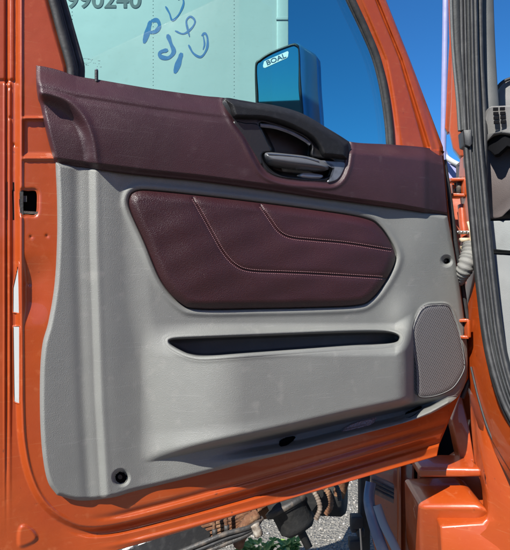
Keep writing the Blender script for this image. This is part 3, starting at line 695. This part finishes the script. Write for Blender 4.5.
# vent openings, two columns by four rows
def vq(x, y): return 1.4965-.0011*(x-492)
for cxp in (495.8, 502.6):
    for r_ in range(4):
        yy = 109.3+r_*4.35+(cxp-495)*-.06
        c_ = [(cxp-2.6+r_*.25, yy-1.7), (cxp+2.6+r_*.25, yy-1.9), (cxp+2.6+r_*.25, yy+1.5), (cxp-2.6+r_*.25, yy+1.6)]
        slab('vent_opening', [P(a, b, vq(a, b)-.003) for a, b in c_], (.001, .004, 0), HOLEM, vh, .0008)
slab('dash_recess', [P(484.5, 146, 1.56), P(490, 138, 1.53), P(497, 134, 1.51), P(505, 133, 1.5), P(520, 137, 1.48), P(540, 150, 1.46), P(540, 158, 1.46), P(507, 146, 1.49), P(502, 150, 1.49), P(498.5, 154.5, 1.5), P(494, 155.5, 1.51), P(489, 150, 1.53)], (.02, .03, 0), HOLEM, dash, .004)
slab('lower_dash_panel', [P(487.5, 221, 1.58), P(600, 218, 1.4), P(600, 252, 1.4), P(510, 250.5, 1.53), P(488, 249, 1.58)], (.05, .2, 0), mat('pale_lower_panel', (.18, .19, .19), .6, bump=[('voronoi', 500, .0003)], var=(20, (.14, .147, .147), .45, .7, .6)), cab, .004)
slab('kick_panel', [P(489, 254, 1.56), P(503, 255, 1.53), P(600, 262, 1.4), P(600, 520, 1.32), P(545, 480, 1.32), P(520, 420, 1.38), P(505, 380, 1.42), P(496, 330, 1.48), P(491, 290, 1.52)], (.05, .1, 0), mat('pale_kick_panel', (.13, .135, .135), .65, bump=[('voronoi', 400, .0003)], var=(14, (.13, .135, .138), .45, .7, .6)), cab, .006)
# dark gap filler inside cab, back of the dash
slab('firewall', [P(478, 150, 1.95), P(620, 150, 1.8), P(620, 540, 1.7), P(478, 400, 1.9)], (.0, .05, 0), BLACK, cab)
# hinges
def hinge_set(cx, cy, d, s=1.0):
    h = slab('door_hinge', [P(cx-9*s, cy-8*s, d+.02), P(cx+6*s, cy-9*s, d), P(cx+7.5*s, cy+6*s, d), P(cx-7*s, cy+8*s, d+.02)], (0, .012, 0), ORANGE, cab, .002)
    for q in (-1, 1):
        slab('hinge_leaf', [P(cx-9*s, cy-8*s*q-1.6, d-.03), P(cx+6*s, cy-8.5*s*q-1.6, d-.05), P(cx+6*s, cy-8.5*s*q+1.6, d-.05), P(cx-9*s, cy-8*s*q+1.6, d-.03)], (0, .05, 0), ORANGE, h, .002)
    slab('hinge_knuckle', [P(cx+4.6*s, cy-9*s, d-.052), P(cx+8*s, cy-9*s, d-.05), P(cx+8.5*s, cy+9*s, d-.05), P(cx+5*s, cy+9*s, d-.052)], (0, .05, 0), ORANGE, h, .004)
    v, f = lathe_data([(0, .03), (.008, .03), (.008, -.03), (0, -.03)], P(cx-1, cy, d-.02), (0, 0, 1), 14); link('hinge_pin', v, f, GREASE, h)
    for q in (-1, 1):
        v, f = lathe_data([(0, .006), (.006, .006), (.0075, .004), (.0075, 0)], P(cx-4, cy+q*3.4, d+.006), (0, -1, 0), 6); link('hinge_bolt', v, f, GREASE, h)
    return h
hinge_set(460, 187, 1.58, .95)
hinge_set(463, 329, 1.50, 1.0)
tube('check_strap', path([(462, 205, 1.58), (463, 222, 1.57), (465, 240, 1.56), (464, 262, 1.56)], 20), .013, ORANGE, cab, n=12, up=(0, 1, 0))
bk = box('strap_bracket', P(464, 232.5, 1.53), (.045, .02, .010), CLOTH, cab, bevel=.002)
for q in range(4):
    v, f = lathe_data([(0, .004), (.004, .004), (.0045, 0)], P(458+q*3.6, 232.3, 1.517), (0, -1, 0), 8); link('strap_bolt', v, f, STEEL, bk)
vv, ff = merge([tube_data(path([(468, 222, 1.52), (471, 235, 1.5), (470, 250, 1.5)], 14), .004, 8, up=(0, 1, 0)), box_data(P(465, 240, 1.52), (.03, .02, .012)), box_data(P(463, 248, 1.53), (.012, .02, .018))])
link('harness_clip', vv, ff, mat('cream_plastic', (.45, .36, .24), .6, var=(50, (.3, .2, .12), .5, .7, .8)), cab)
# pleated cable boot
bp = catmull([P(474, 246, 1.47), P(470, 257, 1.46), P(465, 268, 1.46), P(459, 283, 1.5)], 60)
rr = [(.030-.017*(i/60)**1.5)*(1+.07*math.sin(i*1.25)+.03*math.sin(i*.37)) for i in range(61)]
tube('cable_boot', [tuple(p) for p in bp], rr, mat('pale_rubber_boot', (.17, .165, .15), .7, bump=[('noise', 60, .002)], var=(40, (.16, .15, .14), .5, .7, .7)), cab, n=18, up=(.3, 1, .3))
# lower body, step well and fender
slab('cab_skirt', [P(474, 395, 1.50), P(478, 402, 1.46), P(491, 437, 1.40), P(511, 469, 1.34), P(545, 525, 1.28), P(560, 640, 1.26), P(443, 640, 1.46), P(442, 560, 1.47), P(440, 526, 1.48), P(482, 522.5, 1.45), P(487, 519, 1.45), P(488.5, 512, 1.45), P(487, 495, 1.46), P(481, 467, 1.48), P(476, 430, 1.52)], (.01, .06, 0), ORANGE, cab, .016, 5)
tube('skirt_groove', path([(471, 367, 1.49), (479, 400, 1.445), (491, 436, 1.385), (511, 468, 1.325), (535, 505, 1.27)], 40), .0035, BLACKR, cab, n=8, up=(0, 1, 0))
slab('step_well', [P(404, 462, 1.74), P(440, 468, 1.70), P(458, 455, 1.68), P(476, 405, 1.66), P(488, 440, 1.62), P(498, 540, 1.58), P(498, 660, 1.56), P(419, 660, 1.64), P(419, 460, 1.7)], (.01, .05, 0), ORANGE, cab, .006)
slab('step_bar', [P(419, 467.5, 1.58), P(482, 468.5, 1.5), P(483, 477.5, 1.5), P(419, 478, 1.58)], (.01, .12, 0), ORANGE, cab, .010, 4)
slab('step_ledge', [P(420, 506.5, 1.53), P(480, 505, 1.46), P(490, 512, 1.45), P(490, 600, 1.66), P(421, 600, 1.74)], (.0, .17, .02), ORANGE, cab, .022, 5)
slab('step_riser', [P(452, 420, 1.62), P(461, 391, 1.64), P(469, 425, 1.60), P(476, 467, 1.56), P(462, 467, 1.60)], (.01, .08, 0), ORANGE, cab, .006)
slab('inner_fender', [P(372, 440, 1.98), P(413.5, 430, 1.86), P(413.5, 650, 1.76), P(400, 650, 1.8), P(372, 540, 1.9)], (.02, .05, 0), ORANGE, cab, .008)
slab('fender_rib', [P(398, 440, 1.87), P(401, 440, 1.86), P(402, 650, 1.77), P(399, 650, 1.78)], (.0, .02, 0), ORANGE, cab, .003)
slab('cavity_shade_sheet', [P(415, 368, 2.0), P(496, 368, 1.85), P(496, 492, 1.82), P(415, 492, 1.95)], (0, .03, 0), HOLEM, cab)  # black sheet stands in for the darkness of the hollow
slab('gap_shade_sheet', [P(405, 430, 1.95), P(425, 430, 1.9), P(425, 650, 1.8), P(405, 650, 1.85)], (0, .03, 0), BLACK, cab)  # black sheet behind the slot paints in its shade
bp_ = slab('ribbed_panel', [P(371, 474, 1.84), P(394.5, 485, 1.80), P(394, 504, 1.79), P(372, 493, 1.83)], (.0, .02, 0), BROWNP, cab, .003)
for q in range(3):
    tube('panel_groove', [P(372, 479.5+q*4, 1.828), P(394, 490+q*4.2, 1.79)], .0035, GREASE, bp_, n=6)
# arched wheel guard
ga = catmull([P(371, 482, 1.8), P(369, 500, 1.78), P(373, 520, 1.76), P(381, 545, 1.74), (P(397, 585, 1.72))], 40)
wg = tube('wheel_guard', [tuple(p) for p in ga], .020, FENDER, cab, n=18, flat=.55, up=(0, 1, .2))
ga2 = catmull([P(377, 505, 1.76), P(384, 525, 1.74), P(394, 545, 1.72), P(410, 580, 1.70)], 30)
tube('guard_flange', [tuple(p) for p in ga2], .015, mat('pale_guard', (.20, .22, .24), .4), wg, n=14, flat=.4, up=(0, 1, .2))
post = box('frame_post', P(364, 520, 2.05), (.042, .05, .55), BLACKR, cab, bevel=.006)
for (a, b, w_, h_) in ((356, 521, .045, .05), (355, 543, .05, .04), (360, 531, .03, .03), (353, 528, .02, .02)):
    box('bracket_block', P(a, b, 1.99), (w_, .04, h_), BLACKR, post, bevel=.005)
tube('bracket_rod', [P(360, 528, 1.97), P(362, 560, 1.97)], .004, STEEL, post, n=8)
tag(box('added_mirror_wall', (0, -32, GZ+2.05), (90, .4, 4.1), mat('mirror_wall_dark', (.10, .10, .095), .9, bump=[('noise', 3, .03)]), None), 'added dark grey wall, unseen except as the dark band in the side mirror', 'wall')  # added behind the camera to darken the lower part of the mirror
# roof / rear side of the cab, for the reflection and a step to the side
slab('cab_side', [(1.15, .2, -.9), (1.15, -2.2, -.9), (1.15, -2.2, 1.6), (1.15, .2, 1.6)], (.3, 0, 0), ORANGE, cab, .02)

# ------------------------------------------------------------------ pale stack and parts beyond the cowl
tag(tube('exhaust_stack', path([(446, -90, 2.4), (445.5, 0, 2.4), (444, 100, 2.4), (443, 178, 2.4)]), .013, LAV, None, n=18, up=(0, 1, 0)), 'slim pale lavender pipe standing upright behind the door hinge', 'pipe')
hv = empty('parked_vehicle', P(448, 200, 3.2), 'pale lavender vehicle corner showing between door and cowl', 'vehicle')
slab('body_panel', [P(438, 150, 3.2), P(441, 142, 3.2), P(447, 148, 3.18), P(452, 160, 3.16), P(475, 168, 3.1), P(520, 180, 3.1), P(520, 330, 3.1), P(430, 330, 3.2)], (.1, .6, 0), LAV, hv, .03)
tube('trim_strip', path([(440, 150, 3.15), (446, 157, 3.12), (455, 163, 3.08), (470, 170, 3.05)], 20), .016, WHITE, hv, n=10)

# ------------------------------------------------------------------ running gear below the door
ax = sub_empty('axle', P(250, 520, 2.1), cab, 'rusty brown axle with hoses')
def lumpy(path_, r, mt, name, amp=.3, n=24, seed=1, parent=ax):
    rg = np.random.default_rng(seed); v, f = tube_data(path_, r, n, up=(0, 1, 0)); v = np.array(v); m = len(path_)
    c = np.repeat(np.array(path_), n, 0); ph = rg.uniform(0, 6.28, 8)
    q = np.arange(len(v)); k = 1+amp*(.35*np.sin(v[:, 0]*60+ph[0])*np.sin(v[:, 2]*75+ph[1])+.3*np.sin(v[:, 0]*130+v[:, 2]*90+ph[2])+.2*rg.normal(size=len(v)))
    v = c+(v-c)*k[:, None]; return link(name, v, f, mt, parent)
tube('axle_tube', path([(150, 528, 2.5), (230, 512, 2.5), (292, 500, 2.5)], 40), .062, RUST, ax, n=28)
for k in range(4):
    slab('spring_leaf', [P(196+k*4, 527+k*3.4, 2.16), P(236, 517+k*3.2, 2.15), P(272-k*5, 500+k*3.4, 2.14), P(272-k*5, 502.8+k*3.4, 2.14), P(236, 519.8+k*3.2, 2.15), P(196+k*4, 529.8+k*3.4, 2.16)], (0, .08, 0), RUST, ax, .002)
for x0 in (214, 226, 250):
    y0 = 515-(x0-214)*.32
    tube('u_bolt', path([(x0, y0-12, 2.14), (x0, y0, 2.11), (x0+.5, y0+17, 2.11), (x0+1, y0+20, 2.13)], 16), .008, RUST, ax, n=10)
    v, f = lathe_data([(0, .012), (.012, .012), (.012, -.012), (0, -.012)], P(x0+.7, y0+17, 2.10), (0, 0, 1), 6); link('u_bolt_nut', v, f, GREASE, ax)
lumpy(path([(238, 545, 2.1), (243, 533, 2.08), (247, 522, 2.08), (258, 514, 2.1)], 24), .022, RUST, 'spring_bracket', .18, seed=5)
lumpy(path([(255, 524, 2.05), (259, 535, 2.05)], 8), .018, mat('corroded', (.12, .09, .065), .8, var=(50, (.36, .33, .28), .4, .7, .9)), 'corroded_joint', .3, seed=6)
for (dy, mt, r) in ((0, GREASE, .010), (5, BLACKR, .008), (10, GREASE, .009)):
    tube('hose', path([(170, 556+dy, 2.0), (200, 544+dy, 2.0), (225, 534+dy, 2.02), (250, 527+dy*.6, 2.05), (262, 518, 2.1)], 30), r, mt, ax, n=10)
DARKR = mat('shadow_dark_rubber', (.010, .010, .010), .75, bump=[('noise', 60, .002)], var=(30, (.03, .028, .025), .5, .75, .6))  # near-black, so the chamber's patch reads as shadow
ca = Vector((.45, -.35, -.8)).normalized(); cc = Vector(P(288, 505, 2.35))
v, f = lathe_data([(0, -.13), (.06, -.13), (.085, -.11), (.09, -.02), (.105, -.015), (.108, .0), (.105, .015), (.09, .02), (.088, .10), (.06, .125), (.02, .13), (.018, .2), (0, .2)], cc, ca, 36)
link('shadow_chamber', v, f, DARKR, ax)  # black body added where the dark is mostly ground shadow
v, f = lathe_data([(.103, -.012), (.114, -.012), (.114, .012), (.103, .012)], cc, ca, 36); link('clamp_band', v, f, GREASE, ax)
slab('chamber_bracket', [P(268, 490, 2.3), P(322, 474, 2.3), P(324, 496, 2.3), P(312, 512, 2.3), P(306, 500, 2.3), P(276, 508, 2.3)], (0, .02, 0), DARKR, ax, .004)
v, f = lathe_data([(0, .14), (.12, .14), (.135, .12), (.135, -.02), (.15, -.03), (.15, -.06), (0, -.06)], P(318, 488, 2.7), (.9, -.3, .1), 40); link('brake_drum', v, f, DARKR, ax)
for k, (pts, r) in enumerate([([(306, 482, 2.3), (316, 495, 2.28), (320, 508, 2.26), (316, 519, 2.26)], .011), ([(316, 480, 2.3), (328, 492, 2.28), (331, 505, 2.27), (326, 514, 2.27)], .012), ([(326, 476, 2.32), (337, 487, 2.3), (340, 500, 2.29)], .010)]):
    c_ = path(pts, 60); tube('brake_hose', c_, [r*(1+.12*math.sin(i*1.6)) for i in range(61)], [mat('brown_hose', (.10, .07, .05), .7, var=(40, (.22, .18, .14), .45, .7, .9)), RUST, GREASE][k], ax, n=12)
box('shackle', P(342, 484, 2.42), (.05, .05, .12), RUST, ax, Matrix.Rotation(.3, 3, 'Y'), bevel=.006)
box('spring_hanger', P(306, 478, 2.36), (.09, .05, .10), GREASE, ax, Matrix.Rotation(-.3, 3, 'Y'), bevel=.006)
rail = slab('frame_rail', [P(40, 540, 1.95), P(270, 478, 2.4), P(350, 452, 2.7), P(350, 478, 2.7), P(270, 505, 2.4), P(215, 515, 2.2), P(205, 560, 2.1), P(40, 640, 1.95)], (0, .08, 0), BLACKR, cab, .006)
# white scrap
def scrap():
    V = []; f = []; nu, nv = 26, 10
    top = catmull([(122, 545), (130, 541), (140, 537.5), (150, 536)], nu); bot = catmull([(112, 553), (126, 550), (140, 545), (152, 540)], nu)
    for j in range(nv+1):
        for i in range(nu+1):
            q = top[i]*(1-j/nv)+bot[i]*j/nv; V.append(P(q[0], q[1], 1.84+.007*math.sin(i*.5+j*.7)+.003*rng.normal()))
    for j in range(nv):
        for i in range(nu): a = j*(nu+1)+i; f.append([a, a+1, a+nu+2, a+nu+1])
    return V, f
v, f = scrap(); o = link('crumpled_sheet', v, f, FOIL, None, sm=True); m = o.modifiers.new('t', 'SOLIDIFY'); m.thickness = .003
tag(o, 'crumpled white sheet hanging below the lower left door edge', 'sheet')
# weeds
def weed(loc, h, nl, seed, label):
    rg = np.random.default_rng(seed); w_ = empty('weed', loc, label, 'plant', 'weeds in the gravel'); st = []; lf = []
    for k in range(nl):
        a = rg.uniform(0, 6.28); L = h*rg.uniform(.55, 1.1); lean = rg.uniform(.15, .8)
        p = [Vector(loc)+Vector((math.cos(a)*lean*t*L, math.sin(a)*lean*t*L, L*t*(1-.25*t*lean))) for t in np.linspace(0, 1, 6)]
        st.append(tube_data(p, [.0025]*5+[.001], 5))
        for i in range(1, 6):
            for s_ in (-1, 1, 0):
                b = a+s_*rg.uniform(.7, 1.4); ln = rg.uniform(.03, .065); wd = ln*.3
                d = Vector((math.cos(b), math.sin(b), rg.uniform(.1, .8))).normalized(); sd = d.cross(Vector((0, 0, 1))).normalized()
                o_ = p[i]; V = [tuple(o_), tuple(o_+d*ln*.35+sd*wd), tuple(o_+d*ln*.7+sd*wd*.8), tuple(o_+d*ln+Vector((0, 0, -.008))), tuple(o_+d*ln*.7-sd*wd*.8), tuple(o_+d*ln*.35-sd*wd), tuple(o_+d*ln*.5+Vector((0, 0, -.006)))]
                lf.append((V, [[0, 1, 6], [1, 2, 6], [2, 3, 6], [3, 4, 6], [4, 5, 6], [5, 0, 6]]))
    vv, ff = merge(st); link('stem', vv, ff, LEAF, w_); vv, ff = merge(lf); link('foliage', vv, ff, LEAF, w_, sm=False)
weed((P(262, 549, 2.75)[0], 2.75, GZ), .17, 16, 1, 'bushy green weed in gravel under the rusty axle')
weed((P(289, 549, 2.85)[0], 2.85, GZ), .13, 10, 2, 'small low green weed right of the bushy one')
# ------------------------------------------------------------------ light
sd = Vector((-.42, -.62, .70)).normalized()       # towards the sun
sl = bpy.data.lights.new('sun', 'SUN'); sl.energy = 5.0; sl.angle = math.radians(.5); sl.color = (1, .97, .90)
so = bpy.data.objects.new('sun', sl); COL.objects.link(so); so.rotation_euler = sd.to_track_quat('Z', 'Y').to_euler(); so.location = (-3, -5, 6)
w = bpy.data.worlds.new('World'); S.world = w; w.use_nodes = True; nt = w.node_tree
sk = nt.nodes.new('ShaderNodeTexSky'); sk.sky_type = 'NISHITA'; sk.sun_disc = False
sk.sun_elevation = math.asin(sd.z); sk.sun_rotation = math.atan2(sd.x, sd.y)
sk.altitude = 300; sk.air_density = 1.0; sk.dust_density = .1; sk.ozone_density = 3.0
bg = nt.nodes['Background']; bg.inputs[1].default_value = .055; gm = nt.nodes.new('ShaderNodeMix'); gm.data_type = 'RGBA'; gm.blend_type = 'MULTIPLY'; gm.inputs[0].default_value = 1; gm.inputs[7].default_value = (.31, .90, 1.42, 1)
nt.links.new(sk.outputs[0], gm.inputs[6]); nt.links.new(gm.outputs[2], bg.inputs[0])
vs = S.view_settings; vs.view_transform = 'Standard'; vs.look = 'None'; vs.exposure = .93; vs.gamma = 1; vs.use_curve_mapping = False
S.render.engine = 'CYCLES'
